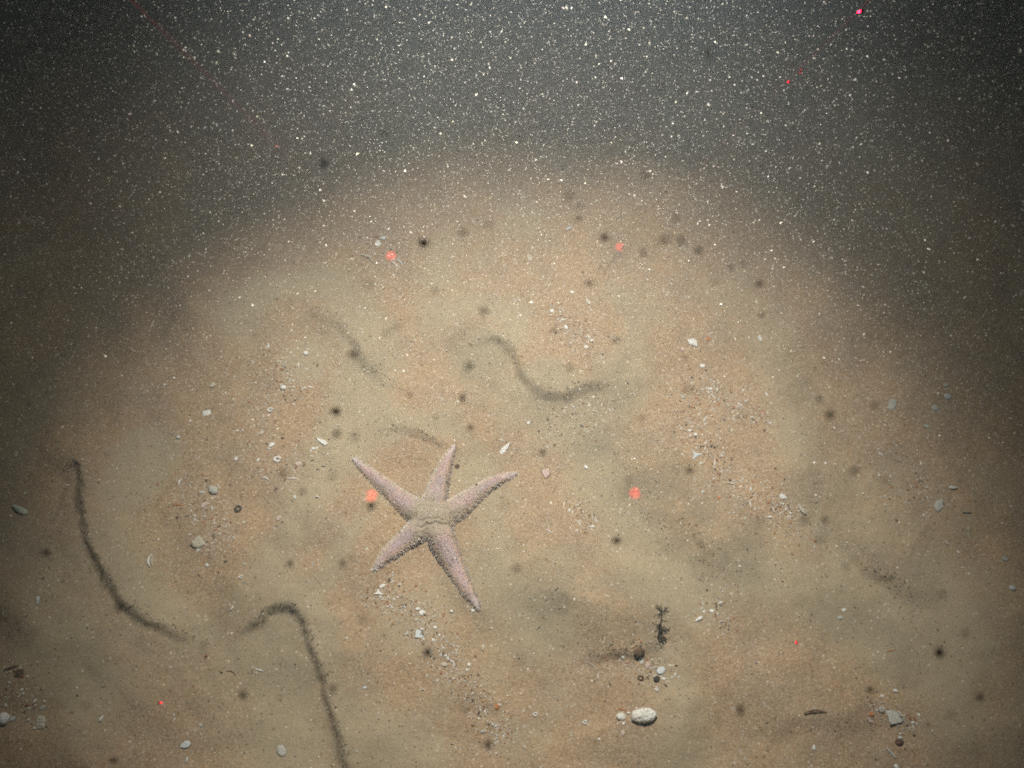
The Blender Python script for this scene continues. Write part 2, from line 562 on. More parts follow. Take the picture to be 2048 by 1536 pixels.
for pts, wid in ARMS:
    c = catmull(pts, 6); w = catmull([(q, 0) for q in wid], 6)[:, 0]
    n = len(c)
    P = np.array([g3(*zp(q), lift=0) for q in c])
    W = np.array([0.5 * q * ZS * mpp(p) for q, p in zip(w, P)])           # half widths in metres
    Hh = W * 1.05 + .0012
    # shift the ground line so that the body's silhouette, which stands above the sand, lies on the photograph's
    for i in range(n):
        q = g3(*zp(c[i]), lift=0)
        d = q - CAM; d = d / np.linalg.norm(d)
        P[i] = q - d * (Hh[i] * .45 / -d[2]); P[i][2] = q[2]
    ARM_CURVES.append((P[:, :2].copy(), W.copy()))
    K = 20
    T = np.gradient(P, axis=0); T[:, 2] = 0
    T /= np.linalg.norm(T, axis=1)[:, None]
    S = np.stack([-T[:, 1], T[:, 0], np.zeros(n)], -1)
    ring0 = base
    for i in range(n):
        for k in range(K):
            a = 2 * math.pi * k / K
            ca, sa = math.cos(a), math.sin(a)
            z = P[i][2] + (Hh[i] * (abs(sa) ** 1.05) if sa > 0 else .003 * sa) - .0004
            v = P[i] + S[i] * (W[i] * ca * 1.06)
            verts.append((v[0], v[1], z))
    for i in range(n - 1):
        for k in range(K):
            a0 = ring0 + i * K + k; a1 = ring0 + i * K + (k + 1) % K
            faces.append([a0, a1, a1 + K, a0 + K])
    for e, flip in ((0, True), (n - 1, False)):
        vc = base + n * K + (0 if e == 0 else 1)
        q = P[e] + (T[0] * -W[0] * .7 if e == 0 else T[-1] * .002)
        verts.append((q[0], q[1], P[e][2] + Hh[e] * .45))
        for k in range(K):
            a0 = ring0 + e * K + k; a1 = ring0 + e * K + (k + 1) % K
            faces.append([a1, a0, vc, vc] if flip else [a0, a1, vc, vc])
    base += n * K + 2
bm = bmesh.new()
bv = [bm.verts.new(v) for v in verts]
for f in faces:
    f2 = list(dict.fromkeys(f))
    try: bm.faces.new([bv[i] for i in f2])
    except ValueError: pass
# central disc
r = bmesh.ops.create_uvsphere(bm, u_segments=24, v_segments=12, radius=1.0)
for v in r['verts']:
    v.co = Vector((star_c[0] + v.co.x * .0235, star_c[1] - .004 + v.co.y * .0225, star_c[2] + .003 + v.co.z * .0155))
bmesh.ops.recalc_face_normals(bm, faces=bm.faces)
tmp = bpy.data.meshes.new('starfish_tmp'); bm.to_mesh(tmp); bm.free()
to = bpy.data.objects.new('starfish_tmp', tmp); COL.objects.link(to)
md = to.modifiers.new('r', 'REMESH'); md.mode = 'VOXEL'; md.voxel_size = .00085
sm = to.modifiers.new('s', 'SMOOTH'); sm.iterations = 6; sm.factor = .5
dg = bpy.context.evaluated_depsgraph_get()
star_me = bpy.data.meshes.new_from_object(to.evaluated_get(dg))
bpy.data.objects.remove(to); bpy.data.meshes.remove(tmp)
nv = len(star_me.vertices)
co = np.empty(nv * 3, np.float32); star_me.vertices.foreach_get('co', co); co = co.reshape(-1, 3).astype(float)
no = np.empty(nv * 3, np.float32); star_me.vertices.foreach_get('normal', no); no = no.reshape(-1, 3)
# creases across the disc, warty skin
for pl, dep, wd in (([(610, 742), (650, 730), (690, 745), (730, 722), (770, 728), (800, 708), (850, 722), (880, 714), (915, 745)], .0022, .0011), ([(655, 684), (700, 694), (740, 682), (770, 694), (830, 680), (890, 694)], .0014, .0009),
                    ([(735, 800), (742, 880), (748, 930)], .0035, .0030)):
    q = catmull([g3(*zp(p))[:2] + np.array([0, -.008]) for p in pl], 6)
    d, s, t = polydist(co[:, 0], co[:, 1], q)
    co[:, 2] -= dep * np.exp(-(d / wd) ** 2) * (no[:, 2] > .2) * smooth01(np.minimum(t, 1 - t) / .2 + .2)
wart = .00035 * fbm(co[:, 0] + co[:, 2] * .7, co[:, 1] + co[:, 2] * .4, 420, 301, 2)
co += no * wart[:, None]
star_me.vertices.foreach_set('co', co.astype(np.float32).ravel())
star_me.polygons.foreach_set('use_smooth', np.full(len(star_me.polygons), True))
star_me.update()
# skin colours: mauve back, orange-pink flanks, pale lilac tips, sand lying on the disc
dmin = np.full(nv, 1e9); lat = np.zeros(nv); tt = np.zeros(nv)
for pl, W in ARM_CURVES:
    d, s, t = polydist(co[:, 0], co[:, 1], pl)
    w = np.interp(t, np.linspace(0, 1, len(W)), W)
    m = d / w < dmin
    dmin = np.where(m, d / w, dmin); lat = np.where(m, d / w, lat); tt = np.where(m, t, tt)
mauve = np.array([.60, .43, .395]); flank = np.array([.70, .49, .35]); tip = np.array([.70, .60, .59]); lilac = np.array([.47, .37, .375]); dust = np.array([.45, .38, .265])
c = mauve + np.zeros((nv, 3))
blot = smooth01((fbm(co[:, 0], co[:, 1], 75, 401, 4) + .10) / .35)[:, None]
c = c * (1 - .75 * blot * (lat[:, None] < .6)) + lilac * (.75 * blot * (lat[:, None] < .6))
f = smooth01((lat - .45) / .4)[:, None]
c = c * (1 - .75 * f) + flank * .75 * f
f = smooth01((.22 - tt) / .2)[:, None]
c = c * (1 - .8 * f) + tip * .8 * f
rd = np.hypot(co[:, 0] - star_c[0], co[:, 1] - (star_c[1] - .004))
f = (smooth01((.036 - rd + .02 * fbm(co[:, 0], co[:, 1], 70, 431, 3)) / .02) * smooth01((no[:, 2] + .1) / .5))[:, None]
c = c * (1 - .82 * f) + dust * .82 * f
f = (smooth01((fbm(co[:, 0], co[:, 1], 60, 441, 3) - .12) / .2) * smooth01((no[:, 2] - .2) / .5) * smooth01((tt - .3) / .3))[:, None]
c = c * (1 - .6 * f) + dust * .6 * f
vattr(star_me, 'tint', c)
starfish = link('starfish', star_me, MAT['star'])
tag(starfish, 'five-armed mauve pink starfish lying flat on the sand', 'starfish')

# the skin's small white spines
pick = rng.choice(nv, 9000, replace=False)
pick = pick[no[pick, 2] > -.15]
sv, sf, sc = [], [], []
for i in pick:
    p = co[i]; n_ = no[i].astype(float)
    edge = lat[i] > .75 or (lat[i] < .07 and tt[i] < .8)
    if rd[i] < .02 and rng.random() < .45: continue
    h = rng.uniform(.0005, .0010) * (1.7 if edge else 1.0); r_ = rng.uniform(.00022, .00045)
    a = np.cross(n_, [.3, .7, .2]); a /= np.linalg.norm(a); b_ = np.cross(n_, a)
    k = len(sv)
    for j in range(3):
        an = 2.094 * j
        sv.append(p - n_ * .0002 + (a * math.cos(an) + b_ * math.sin(an)) * r_)
    for j in range(3):
        an = 2.094 * j
        sv.append(p + n_ * h + (a * math.cos(an) + b_ * math.sin(an)) * r_ * .7)
    sv.append(p + n_ * h * 1.15)
    for j in range(3):
        j2 = (j + 1) % 3
        sf += [(k + j, k + j2, k + 3 + j2), (k + j, k + 3 + j2, k + 3 + j), (k + 3 + j, k + 3 + j2, k + 6)]
    t_ = np.array([.82, .73, .64]) * rng.uniform(.75, 1.15)
    sc += [t_] * 7
spm = mesh_np('spines', np.array(sv), np.array(sf)); vattr(spm, 'tint', np.clip(np.array(sc), 0, .9))
sp = link('spines', spm, MAT['spine'], starfish); sp['kind'] = 'stuff'


# ------------------------------------------------------------------ shells, stones and fragments
def frag_mesh(kind, r):
    """unit-length fragment lying in the xy plane, x is its long axis"""
    b = bmesh.new()
    if kind in ('chip', 'tri', 'shard', 'block'):
        n = {'chip': r.randint(6, 8), 'tri': 3, 'shard': 5, 'block': 4}[kind]
        if kind == 'chip':
            asp = r.uniform(.55, .85)
            out = [(.5 * math.cos(2 * math.pi * k / n + r.uniform(-.2, .2)) * r.uniform(.75, 1), .5 * asp * math.sin(2 * math.pi * k / n) * r.uniform(.7, 1.05)) for k in range(n)]
        elif kind == 'tri':
            out = [(-.5, -.28), (-.1, -.34), (.5, -.12), (.48, .02), (.05, .32), (-.32, .22)]
        elif kind == 'shard':
            out = [(-.5, .02), (-.2, -.13), (.2, -.19), (.46, -.12), (.5, .08), (.25, .17), (-.15, .12)]
        else:
            out = [(-.45, -.3), (.1, -.36), (.48, -.25), (.5, .2), (.2, .36), (-.42, .3)]
        out = [(x + r.uniform(-.04, .04), y + r.uniform(-.04, .04)) for x, y in out]
        cx = sum(p[0] for p in out) / len(out); cy = sum(p[1] for p in out) / len(out)
        th = .05; bow = r.uniform(.10, .2)
        def zz(x, y): return bow * (1 - 2.2 * (x * x + 2 * y * y))
        top, mid, bot = [], [], []
        for x, y in out:
            top.append(b.verts.new((x, y, zz(x, y) + th))); bot.append(b.verts.new((x * .98, y * .98, zz(x, y) - th)))
            mx, my = cx + (x - cx) * .55, cy + (y - cy) * .55
            mid.append(b.verts.new((mx, my, zz(mx, my) + th + r.uniform(0, .03))))
        c1 = b.verts.new((cx, cy, zz(cx, cy) + th + .02)); c2 = b.verts.new((cx, cy, zz(cx, cy) - th))
        m = len(out)
        for i in range(m):
            j = (i + 1) % m
            b.faces.new((top[i], top[j], mid[j], mid[i])); b.faces.new((mid[i], mid[j], c1))
            b.faces.new((bot[j], bot[i], c2)); b.faces.new((top[j], top[i], bot[i], bot[j]))
    elif kind in ('valve', 'fan'):
        # one valve of a bivalve: hinge at -x, ribbed fan dome
        NR, NS = 5, 13
        half = math.radians(170 if kind == 'valve' else 62)
        rows = []
        for i in range(NR + 1):
            f = i / NR; row = []
            for k in range(NS):
                a = -half + 2 * half * k / (NS - 1)
                if kind == 'valve':
                    x = -.42 + .46 * f * (1 + math.cos(a)) ; y = .40 * f * math.sin(a) * (1.1 - .1 * f)
                    x = -.42 * (1 - f) + f * .5 * math.cos(a); y = f * .38 * math.sin(a)
                else:
                    x = -.5 + f * math.cos(a * .8) * 1.0; y = f * .72 * math.sin(a)
                z = .22 * (1 - f ** 2) ** .8 * 1.0 + .02 * (k % 2) * f
                row.append(b.verts.new((x, y, z)))
            rows.append(row)
        for i in range(NR):
            for k in range(NS - 1):
                try: b.faces.new((rows[i][k], rows[i + 1][k], rows[i + 1][k + 1], rows[i][k + 1]))
                except ValueError: pass
        bmesh.ops.remove_doubles(b, verts=b.verts, dist=1e-4)
        bmesh.ops.recalc_face_normals(b, faces=b.faces)
        bmesh.ops.solidify(b, geom=b.faces[:], thickness=.04)
    elif kind == 'ring':
        NU, NV = 14, 7
        g = [[b.verts.new(((.34 + .15 * math.cos(v)) * math.cos(u), (.34 + .15 * math.cos(v)) * math.sin(u) * .9, .16 * math.sin(v) + .05 * u / 6))
              for v in (2 * math.pi * j / NV for j in range(NV))] for u in (2 * math.pi * i / NU for i in range(NU))]
        for i in range(NU - 1):
            for j in range(NV):
                b.faces.new((g[i][j], g[i + 1][j], g[i + 1][(j + 1) % NV], g[i][(j + 1) % NV]))
        b.faces.new(g[0]); b.faces.new(g[-1])
    elif kind in ('splinter', 'crescent', 'twig'):
        n = 8; K = 6
        bend = {'splinter': r.uniform(.0, .08), 'crescent': .22, 'twig': r.uniform(.1, .2)}[kind]
        th = {'splinter': .085, 'crescent': .09, 'twig': .045}[kind]
        prev = None; first = None
        for i in range(n):
            f = i / (n - 1); x = f - .5; yc = bend * (1 - (2 * f - 1) ** 2) - bend * .5
            w = th * (math.sin(math.pi * min(max(f * .86 + .1, 0), 1)) ** .6) * r.uniform(.85, 1.1)
            ringv = [b.verts.new((x, yc + w * math.cos(2 * math.pi * k / K), w * .7 * math.sin(2 * math.pi * k / K) + th)) for k in range(K)]
            if prev:
                for k in range(K): b.faces.new((prev[k], prev[(k + 1) % K], ringv[(k + 1) % K], ringv[k]))
            else: first = ringv
            prev = ringv
        b.faces.new(first[::-1]); b.faces.new(prev)
    elif kind == 'drop':
        bmesh.ops.create_icosphere(b, subdivisions=2, radius=.5)
        for v in b.verts:
            f = .5 + v.co.x
            v.co.y *= .52 * (.35 + .65 * f); v.co.z *= .45 * (.4 + .6 * f)
    elif kind in ('pebble', 'stone'):
        bmesh.ops.create_icosphere(b, subdivisions=3, radius=.5)
        s1, s2 = r.uniform(0, 9), r.uniform(0, 9)
        for v in b.verts:
            q = v.co * 5
            k = 1 + .06 * math.sin(q.x * 1.7 + s1) * math.cos(q.y * 1.9 + s2) + .035 * math.sin(q.z * 3 + q.x * 2.3 + s2) + r.uniform(-.012, .012)
            v.co *= k
            v.co.y *= .56 if kind == 'stone' else .85
            v.co.z *= .42 if kind == 'stone' else .6
    elif kind == 'branchy':
        # a broken bit of shell with three prongs
        for a, l in ((.2, .5), (2.2, .42), (3.9, .5)):
            a += r.uniform(-.2, .2); ca, sa = math.cos(a), math.sin(a)
            w0, w1 = .15, .05
            q = [(-sa * w0, ca * w0), (sa * w0, -ca * w0), (ca * l + sa * w1, sa * l - ca * w1), (ca * l - sa * w1, sa * l + ca * w1)]
            lo = [b.verts.new((x, y, .0)) for x, y in q]; hi = [b.verts.new((x * .9, y * .9, .13 - .05 * (i > 1))) for i, (x, y) in enumerate(q)]
            b.faces.new(hi); b.faces.new(lo[::-1])
            for i in range(4): b.faces.new((lo[i], lo[(i + 1) % 4], hi[(i + 1) % 4], hi[i]))
    bmesh.ops.recalc_face_normals(b, faces=b.faces)
    me = bpy.data.meshes.new(kind); b.to_mesh(me); b.free()
    if kind in ('valve', 'fan', 'ring', 'drop', 'pebble', 'stone', 'crescent', 'twig'):
        me.polygons.foreach_set('use_smooth', np.full(len(me.polygons), True))
    return me


# (x, y, length in photograph pixels, shape, colour, angle in the picture, what it looks like)
FRAGS = [
    # left of the starfish
    (413, 826, 15, 'block', 'white', 12, 'white oblong shell chip'), (425, 770, 12, 'valve', 'cream', 60, 'pale cream shell valve'),
    (473, 918, 11, 'chip', 'white', 70, 'small white shell chip'), (410, 1009, 16, 'tri', 'pink', 25, 'pinkish triangular shell chip'),
    (476, 1018, 15, 'ring', 'dark', 60, 'dark grey ring-shaped fragment'), (427, 981, 17, 'pebble', 'grey', -40, 'dull grey flat pebble'),
    (405, 985, 12, 'chip', 'grey', 0, 'faint grey shell flake'), (397, 1084, 23, 'fan', 'cream', -100, 'cream fan-shaped shell'),
    (396, 1101, 11, 'branchy', 'white', 0, 'white jagged shell crumb'), (300, 1121, 24, 'crescent', 'white', 80, 'slender white crescent shell sliver'),
    (306, 1122, 20, 'crescent', 'cream', 84, 'thin cream crescent shell sliver'), (414, 1130, 8, 'chip', 'white', -30, 'tiny white shell chip'),
    (40, 1020, 32, 'drop', 'green', -30, 'large grey-green shell'), (32, 908, 12, 'block', 'cream', 80, 'small yellowish shell block'),
    (359, 963, 13, 'branchy', 'white', 30, 'white splintered shell bit'), (182, 777, 12, 'twig', 'cream', -50, 'thin pale curled filament'),
    (355, 1010, 19, 'splinter', 'orange', -8, 'rusty brown shell splinter'), (357, 875, 7, 'pebble', 'blue', 0, 'tiny bluish bead-like grain'),
    (567, 776, 11, 'pebble', 'white', 0, 'round white shell piece'), (610, 776, 9, 'chip', 'cream', 0, 'small cream shell chip'),
    (541, 820, 11, 'ring', 'white', 0, 'white ring-shaped tube shell'), (544, 889, 12, 'tri', 'white', 15, 'white triangular shell chip'),
    (643, 883, 22, 'shard', 'white', -32, 'pointed white shell shard'), (627, 897, 9, 'chip', 'white', 0, 'little white shell nub'),
    (555, 919, 15, 'ring', 'white', 0, 'round white disc-like shell with a central pit'), (597, 927, 13, 'valve', 'pink', 10, 'pinkish oval shell valve'),
    (532, 958, 15, 'crescent', 'white', -25, 'curved white shell fragment'), (586, 957, 15, 'splinter', 'white', 3, 'straight white shell splinter'),
    (590, 994, 9, 'chip', 'blue', -50, 'bluish white shell chip'), (558, 1036, 14, 'chip', 'pink', 30, 'pale pink shell chip'),
    (523, 866, 11, 'chip', 'cream', 40, 'pale cream shell flake'), (488, 1045, 9, 'chip', 'cream', 20, 'small cream shell chip'),
    (612, 707, 10, 'pebble', 'white', 0, 'small round white shell grain'), (580, 760, 12, 'branchy', 'cream', 20, 'cream jagged shell bit'),
    (735, 516, 24, 'crescent', 'cream', -35, 'long pale curved shell sliver'), (757, 487, 13, 'chip', 'white', -70, 'white shell flake'),
    (767, 476, 13, 'chip', 'blue', -10, 'bluish shell flake'), (800, 524, 14, 'splinter', 'blue', -50, 'bluish slanted shell splinter'),
    (464, 1217, 10, 'drop', 'white', 55, 'white teardrop shell grain'), (482, 1154, 8, 'ring', 'white', 0, 'small white ring shell'),
    (490, 1128, 8, 'chip', 'cream', 0, 'tiny cream shell chip'),
    # right of the starfish
    (1012, 896, 27, 'shard', 'white', 228, 'large pointed white shell shard'), (1003, 880, 8, 'chip', 'cream', 0, 'small cream shell crumb'),
    (914, 933, 12, 'chip', 'brown', 10, 'small dark brown fragment'), (1091, 946, 18, 'fan', 'pink', -20, 'pinkish white fan shell'),
    (1172, 935, 10, 'chip', 'white', -40, 'small white shell chip'), (1392, 910, 21, 'branchy', 'blue', 0, 'pale three-pronged shell piece'),
    (1391, 869, 9, 'chip', 'white', 0, 'small white shell crumb'), (1379, 861, 7, 'chip', 'white', 0, 'tiny white shell grain'),
    (1427, 794, 13, 'splinter', 'white', -35, 'white slanted shell splinter'), (1367, 794, 10, 'chip', 'green', 0, 'greenish shell chip'),
    (1420, 778, 9, 'chip', 'white', 30, 'small white shell chip'), (1470, 970, 15, 'twig', 'white', 70, 'thin white shell rod'),
    (1481, 964, 13, 'twig', 'white', -40, 'thin pale slanted rod'), (1429, 927, 10, 'splinter', 'white', 80, 'short upright white shell splinter'),
    (1402, 928, 9, 'chip', 'cream', 0, 'cream shell crumb'), (1500, 1008, 12, 'splinter', 'white', -70, 'steep white shell splinter'),
    (1098, 1063, 11, 'splinter', 'white', -45, 'thin white shell splinter'), (1439, 995, 9, 'chip', 'orange', 0, 'small bright orange fragment'),
    (1128, 1009, 9, 'splinter', 'white', 80, 'tiny upright white splinter'), (1190, 823, 14, 'splinter', 'cream', -12, 'cream shell splinter'),
    (1172, 806, 9, 'splinter', 'cream', 5, 'short cream shell splinter'), (1057, 846, 8, 'chip', 'white', 0, 'tiny white shell chip'),
    (1387, 685, 20, 'tri', 'white', -50, 'bright white angular shell'), (1519, 677, 11, 'tri', 'white', 100, 'small white three-cornered shell chip'),
    (1176, 603, 13, 'chip', 'cream', -60, 'pale cream shell chip'), (1104, 622, 9, 'chip', 'white', 0, 'small white shell chip'),
    (1124, 640, 10, 'branchy', 'white', 0, 'white jagged shell crumb'), (1132, 655, 10, 'chip', 'white', -60, 'white shell flake'),
    (1138, 457, 14, 'branchy', 'blue', 0, 'bluish shell piece'), (1060, 517, 15, 'chip', 'cream', -80, 'cream shell piece'),
    (1405, 732, 11, 'chip', 'white', 0, 'white shell chip'), (1365, 699, 9, 'chip', 'pink', 30, 'pink shell crumb'),
    (1416, 678, 11, 'chip', 'orange', 20, 'orange shell chip'), (1144, 585, 9, 'chip', 'white', 0, 'small white shell chip'),
    (1031, 602, 8, 'splinter', 'white', 40, 'tiny white splinter'), (1172, 694, 8, 'chip', 'white', -20, 'tiny white shell chip'),
    (1184, 681, 7, 'chip', 'white', 0, 'tiny white shell grain'),
    # far right
    (1784, 810, 18, 'block', 'grey', 70, 'grey shell block'), (1895, 793, 15, 'valve', 'blue', 0, 'bluish oval shell valve'),
    (1870, 817, 15, 'chip', 'grey', -20, 'grey shell flake'), (1891, 770, 12, 'chip', 'grey', 20, 'small grey shell flake'),
    (1853, 853, 13, 'chip', 'green', 0, 'greenish shell chip'), (1906, 976, 17, 'drop', 'white', 180, 'bright white oval shell'),
    (1877, 1010, 21, 'tri', 'grey', 60, 'grey-white triangular shell'), (1934, 1026, 16, 'splinter', 'dark', 0, 'dark straight splinter'),
    (1566, 993, 14, 'tri', 'white', -20, 'white triangular shell chip'), (1602, 1018, 24, 'shard', 'cream', -50, 'long cream shell shard'),
    (1545, 1019, 13, 'crescent', 'white', -60, 'curved white shell chip'), (1580, 1035, 13, 'branchy', 'pink', 0, 'pinkish jagged shell bit'),
    (1597, 1047, 8, 'splinter', 'white', 5, 'tiny flat white splinter'), (1762, 909, 13, 'splinter', 'white', -40, 'white slanted shell splinter'),
    (1770, 1010, 8, 'chip', 'cream', -40, 'tiny cream shell chip'), (1893, 1086, 12, 'chip', 'pink', -50, 'pinkish shell chip'),
    (1916, 1104, 7, 'chip', 'white', 0, 'tiny white shell grain'), (2010, 1118, 13, 'valve', 'grey', 0, 'dull grey shell valve'),
    (2024, 1177, 12, 'pebble', 'blue', 0, 'pale round shell piece'),
    # lower left
    (76, 1202, 17, 'drop', 'blue', 90, 'pale blue oval shell'), (8, 1438, 24, 'pebble', 'white', 70, 'bright white lump of shell'),
    (26, 1438, 12, 'chip', 'blue', 20, 'pale bluish shell chip'), (82, 1445, 27, 'block', 'cream', 82, 'cream oblong upright shell block'),
    (122, 1378, 10, 'splinter', 'cream', 40, 'thin cream shell splinter'), (86, 1415, 13, 'chip', 'grey', 20, 'grey shell flake'),
    (203, 1437, 14, 'drop', 'white', 235, 'white teardrop shell'), (372, 1490, 20, 'chip', 'blue', 15, 'lavender grey shell flake'),
    (374, 1520, 11, 'drop', 'blue', 80, 'small pale drop-shaped shell'), (402, 1450, 9, 'chip', 'grey', -20, 'small grey shell chip'),
    (462, 1345, 20, 'twig', 'brown', -20, 'brown curled worm tube'), (22, 1336, 26, 'splinter', 'brown', 20, 'brown broken tube'),
    (38, 1345, 20, 'chip', 'brown', -10, 'flat dark brown fragment'), (519, 1340, 15, 'splinter', 'white', -18, 'white splinter with a dark underside'),
    (563, 1502, 22, 'valve', 'grey', -65, 'pale grey oval shell valve'),
    # below the starfish
    (765, 1172, 12, 'chip', 'white', 30, 'white shell chip'), (757, 1186, 17, 'branchy', 'white', -30, 'white three-pronged shell piece'),
    (734, 1214, 13, 'crescent', 'cream', -55, 'curved cream shell sliver'), (837, 1270, 16, 'fan', 'blue', 40, 'blue-grey fan shell'),
    (824, 1203, 13, 'crescent', 'cream', -40, 'curved cream shell chip'), (836, 1218, 10, 'chip', 'white', 20, 'white shell nub'),
    (844, 1225, 13, 'chip', 'white', 75, 'upright white shell chip'), (834, 1239, 11, 'branchy', 'cream', 0, 'cream shell crumb'),
    (870, 1255, 8, 'chip', 'white', 0, 'tiny white shell chip'), (694, 1276, 7, 'chip', 'cream', 60, 'tiny cream shell chip'),
    (903, 1223, 6, 'pebble', 'white', 0, 'tiny round white grain'), (914, 1303, 17, 'splinter', 'cream', 75, 'steep cream shell splinter'),
    (966, 1296, 13, 'drop', 'cream', 85, 'cream oval shell grain'), (888, 1329, 13, 'chip', 'cream', 0, 'pale shell chip'),
    (905, 1326, 17, 'crescent', 'white', -60, 'curved white shell sliver'), (730, 1375, 9, 'chip', 'blue', 20, 'bluish white shell chip'),
    (965, 1463, 9, 'chip', 'grey', 0, 'grey shell chip'), (994, 1413, 14, 'chip', 'orange', 0, 'dull orange fragment'),
    (946, 1221, 9, 'chip', 'white', 0, 'white chip under the lower right arm tip of the starfish'),
    # lower right
    (1397, 1239, 17, 'drop', 'white', 30, 'rounded white shell'), (1322, 1341, 18, 'valve', 'blue', 40, 'bluish white shell valve'),
    (1327, 1357, 9, 'chip', 'white', 0, 'small white shell chip'), (1313, 1358, 12, 'pebble', 'dark', 30, 'dark little pebble'),
    (1278, 1306, 20, 'pebble', 'brown', 0, 'brown knobbly pebble'), (1296, 1330, 15, 'chip', 'pink', 80, 'pinkish shell flake'),
    (1185, 1333, 22, 'twig', 'grey', -42, 'thin pale bent filament'), (1196, 1352, 9, 'splinter', 'white', 85, 'short upright white splinter'),
    (1242, 1434, 17, 'pebble', 'stone', 0, 'small rounded white stone'), (1286, 1432, 46, 'stone', 'stone', 4, 'large oval white speckled stone'),
    (1247, 1447, 7, 'chip', 'white', 60, 'tiny white shell chip'), (1257, 1426, 7, 'chip', 'white', 0, 'tiny white shell nub'),
    (1245, 1419, 16, 'splinter', 'orange', -15, 'orange splinter'), (1071, 1429, 9, 'ring', 'white', 0, 'small white ring shell'),
    (1170, 1445, 9, 'ring', 'white', 0, 'white ring-shaped tube shell'), (1246, 1466, 10, 'tri', 'pink', -90, 'pale heart-shaped shell chip'),
    (1198, 1478, 6, 'chip', 'white', 0, 'tiny white shell grain'), (1344, 1355, 10, 'branchy', 'cream', 0, 'yellowish three-pronged shell bit'),
    (1378, 1331, 8, 'splinter', 'cream', 25, 'small cream splinter'), (1424, 1222, 9, 'chip', 'white', 0, 'small white shell crumb'),
    (1436, 1228, 7, 'chip', 'cream', 0, 'tiny cream shell crumb'), (1281, 1356, 12, 'ring', 'brown', 0, 'brownish ring fragment'),
    (1787, 1437, 27, 'fan', 'grey', 60, 'grey ribbed fan shell'), (1763, 1420, 15, 'valve', 'grey', -40, 'grey and white shell valve'),
    (1743, 1427, 15, 'chip', 'orange', 0, 'orange shell piece'), (1738, 1440, 17, 'shard', 'pink', -40, 'pinkish shell shard'),
    (1800, 1427, 14, 'splinter', 'white', -45, 'white shell splinter'), (1825, 1445, 8, 'chip', 'white', 0, 'small white shell chip'),
    (1798, 1484, 14, 'pebble', 'brown', 20, 'dark brown pebble'), (1800, 1475, 8, 'chip', 'blue', 0, 'pale bluish shell crumb'),
    (1782, 1506, 24, 'splinter', 'grey', -48, 'long grey shell splinter'), (1627, 1495, 10, 'tri', 'white', 80, 'white triangular shell chip'),
    (1792, 1533, 11, 'chip', 'white', -30, 'white shell chip'), (1791, 1382, 10, 'chip', 'white', -20, 'white shell flake'),
    (1630, 1425, 40, 'splinter', 'brown', 4, 'long half-buried brown twig'), (1688, 1220, 9, 'chip', 'white', 20, 'small white shell chip'),
    (1680, 1235, 11, 'chip', 'grey', 0, 'grey shell flake'), (1780, 1302, 13, 'splinter', 'orange', 10, 'dull orange splinter'),
]
LANDMARKS = [
    (720, 930, "the starfish's upper left arm"), (906, 900, "the starfish's top arm"), (1020, 955, "the starfish's right arm"),
    (945, 1200, "the starfish's lower right arm"), (765, 1125, "the starfish's lower left arm"),
    (779, 509, 'the upper left red laser dot'), (1240, 495, 'the upper right red laser dot'), (743, 991, 'the lower left red laser dot'), (1272, 988, 'the lower right red laser dot'),
    (1286, 1432, 'the large speckled stone'), (1318, 1255, 'the dark weed tuft'), (1787, 1437, 'the ribbed fan shell'),
    (180, 1030, 'the dark ripple at the left edge'), (580, 1214, 'the arched dark ripple'), (1110, 780, 'the dark ripple in the centre'),
    (0, 1536, 'the lower left corner'), (2048, 1536, 'the lower right corner'), (2048, 900, 'the right edge'), (0, 0, 'the upper left corner'), (2048, 0, 'the upper right corner'), (1024, 0, 'the top edge'),
    (1387, 685, 'the bright angular shell'), (1602, 1018, 'the long cream shard'), (397, 1084, 'the cream fan shell'), (555, 919, 'the round disc-like shell'),
]


def where(px, py, skip=None):
    best = None
    for lx, ly, nm in LANDMARKS:
        d = math.hypot(px - lx, py - ly)
        if d < 9: continue
        if best is None or d < best[0]: best = (d, px - lx, py - ly, nm)
    d, dx, dy, nm = best
    a = math.degrees(math.atan2(-dy, dx)) % 360
    word = ['right of', 'above and right of', 'above', 'above and left of', 'left of', 'below and left of', 'below', 'below and right of'][int((a + 22.5) // 45) % 8]
    if 'corner' in nm or 'edge' in nm: return 'near ' + nm
    return ('close ' if d < 45 else '') + word + ' ' + nm


USED = {}
CATS = {'stone': 'stone', 'pebble': 'pebble', 'twig': 'filament', 'ring': 'tube shell'}


def name_of(kind, colour, desc):
    if 'stone' in desc: return 'stone', 'stone'
    if 'pebble' in desc: return 'pebble', 'pebble'
    if 'worm tube' in desc or 'broken tube' in desc: return 'worm_tube', 'worm tube'
    if 'twig' in desc: return 'twig', 'twig'
    if 'filament' in desc or 'rod' in desc: return 'filament', 'filament'
    if colour in ('brown', 'dark'): return 'debris_fragment', 'fragment'
    return {'valve': 'shell_valve', 'fan': 'fan_shell', 'ring': 'ring_shell', 'splinter': 'shell_splinter', 'crescent': 'shell_sliver',
            'drop': 'rounded_shell', 'shard': 'shell_shard'}.get(kind, 'shell_chip'), 'shell'


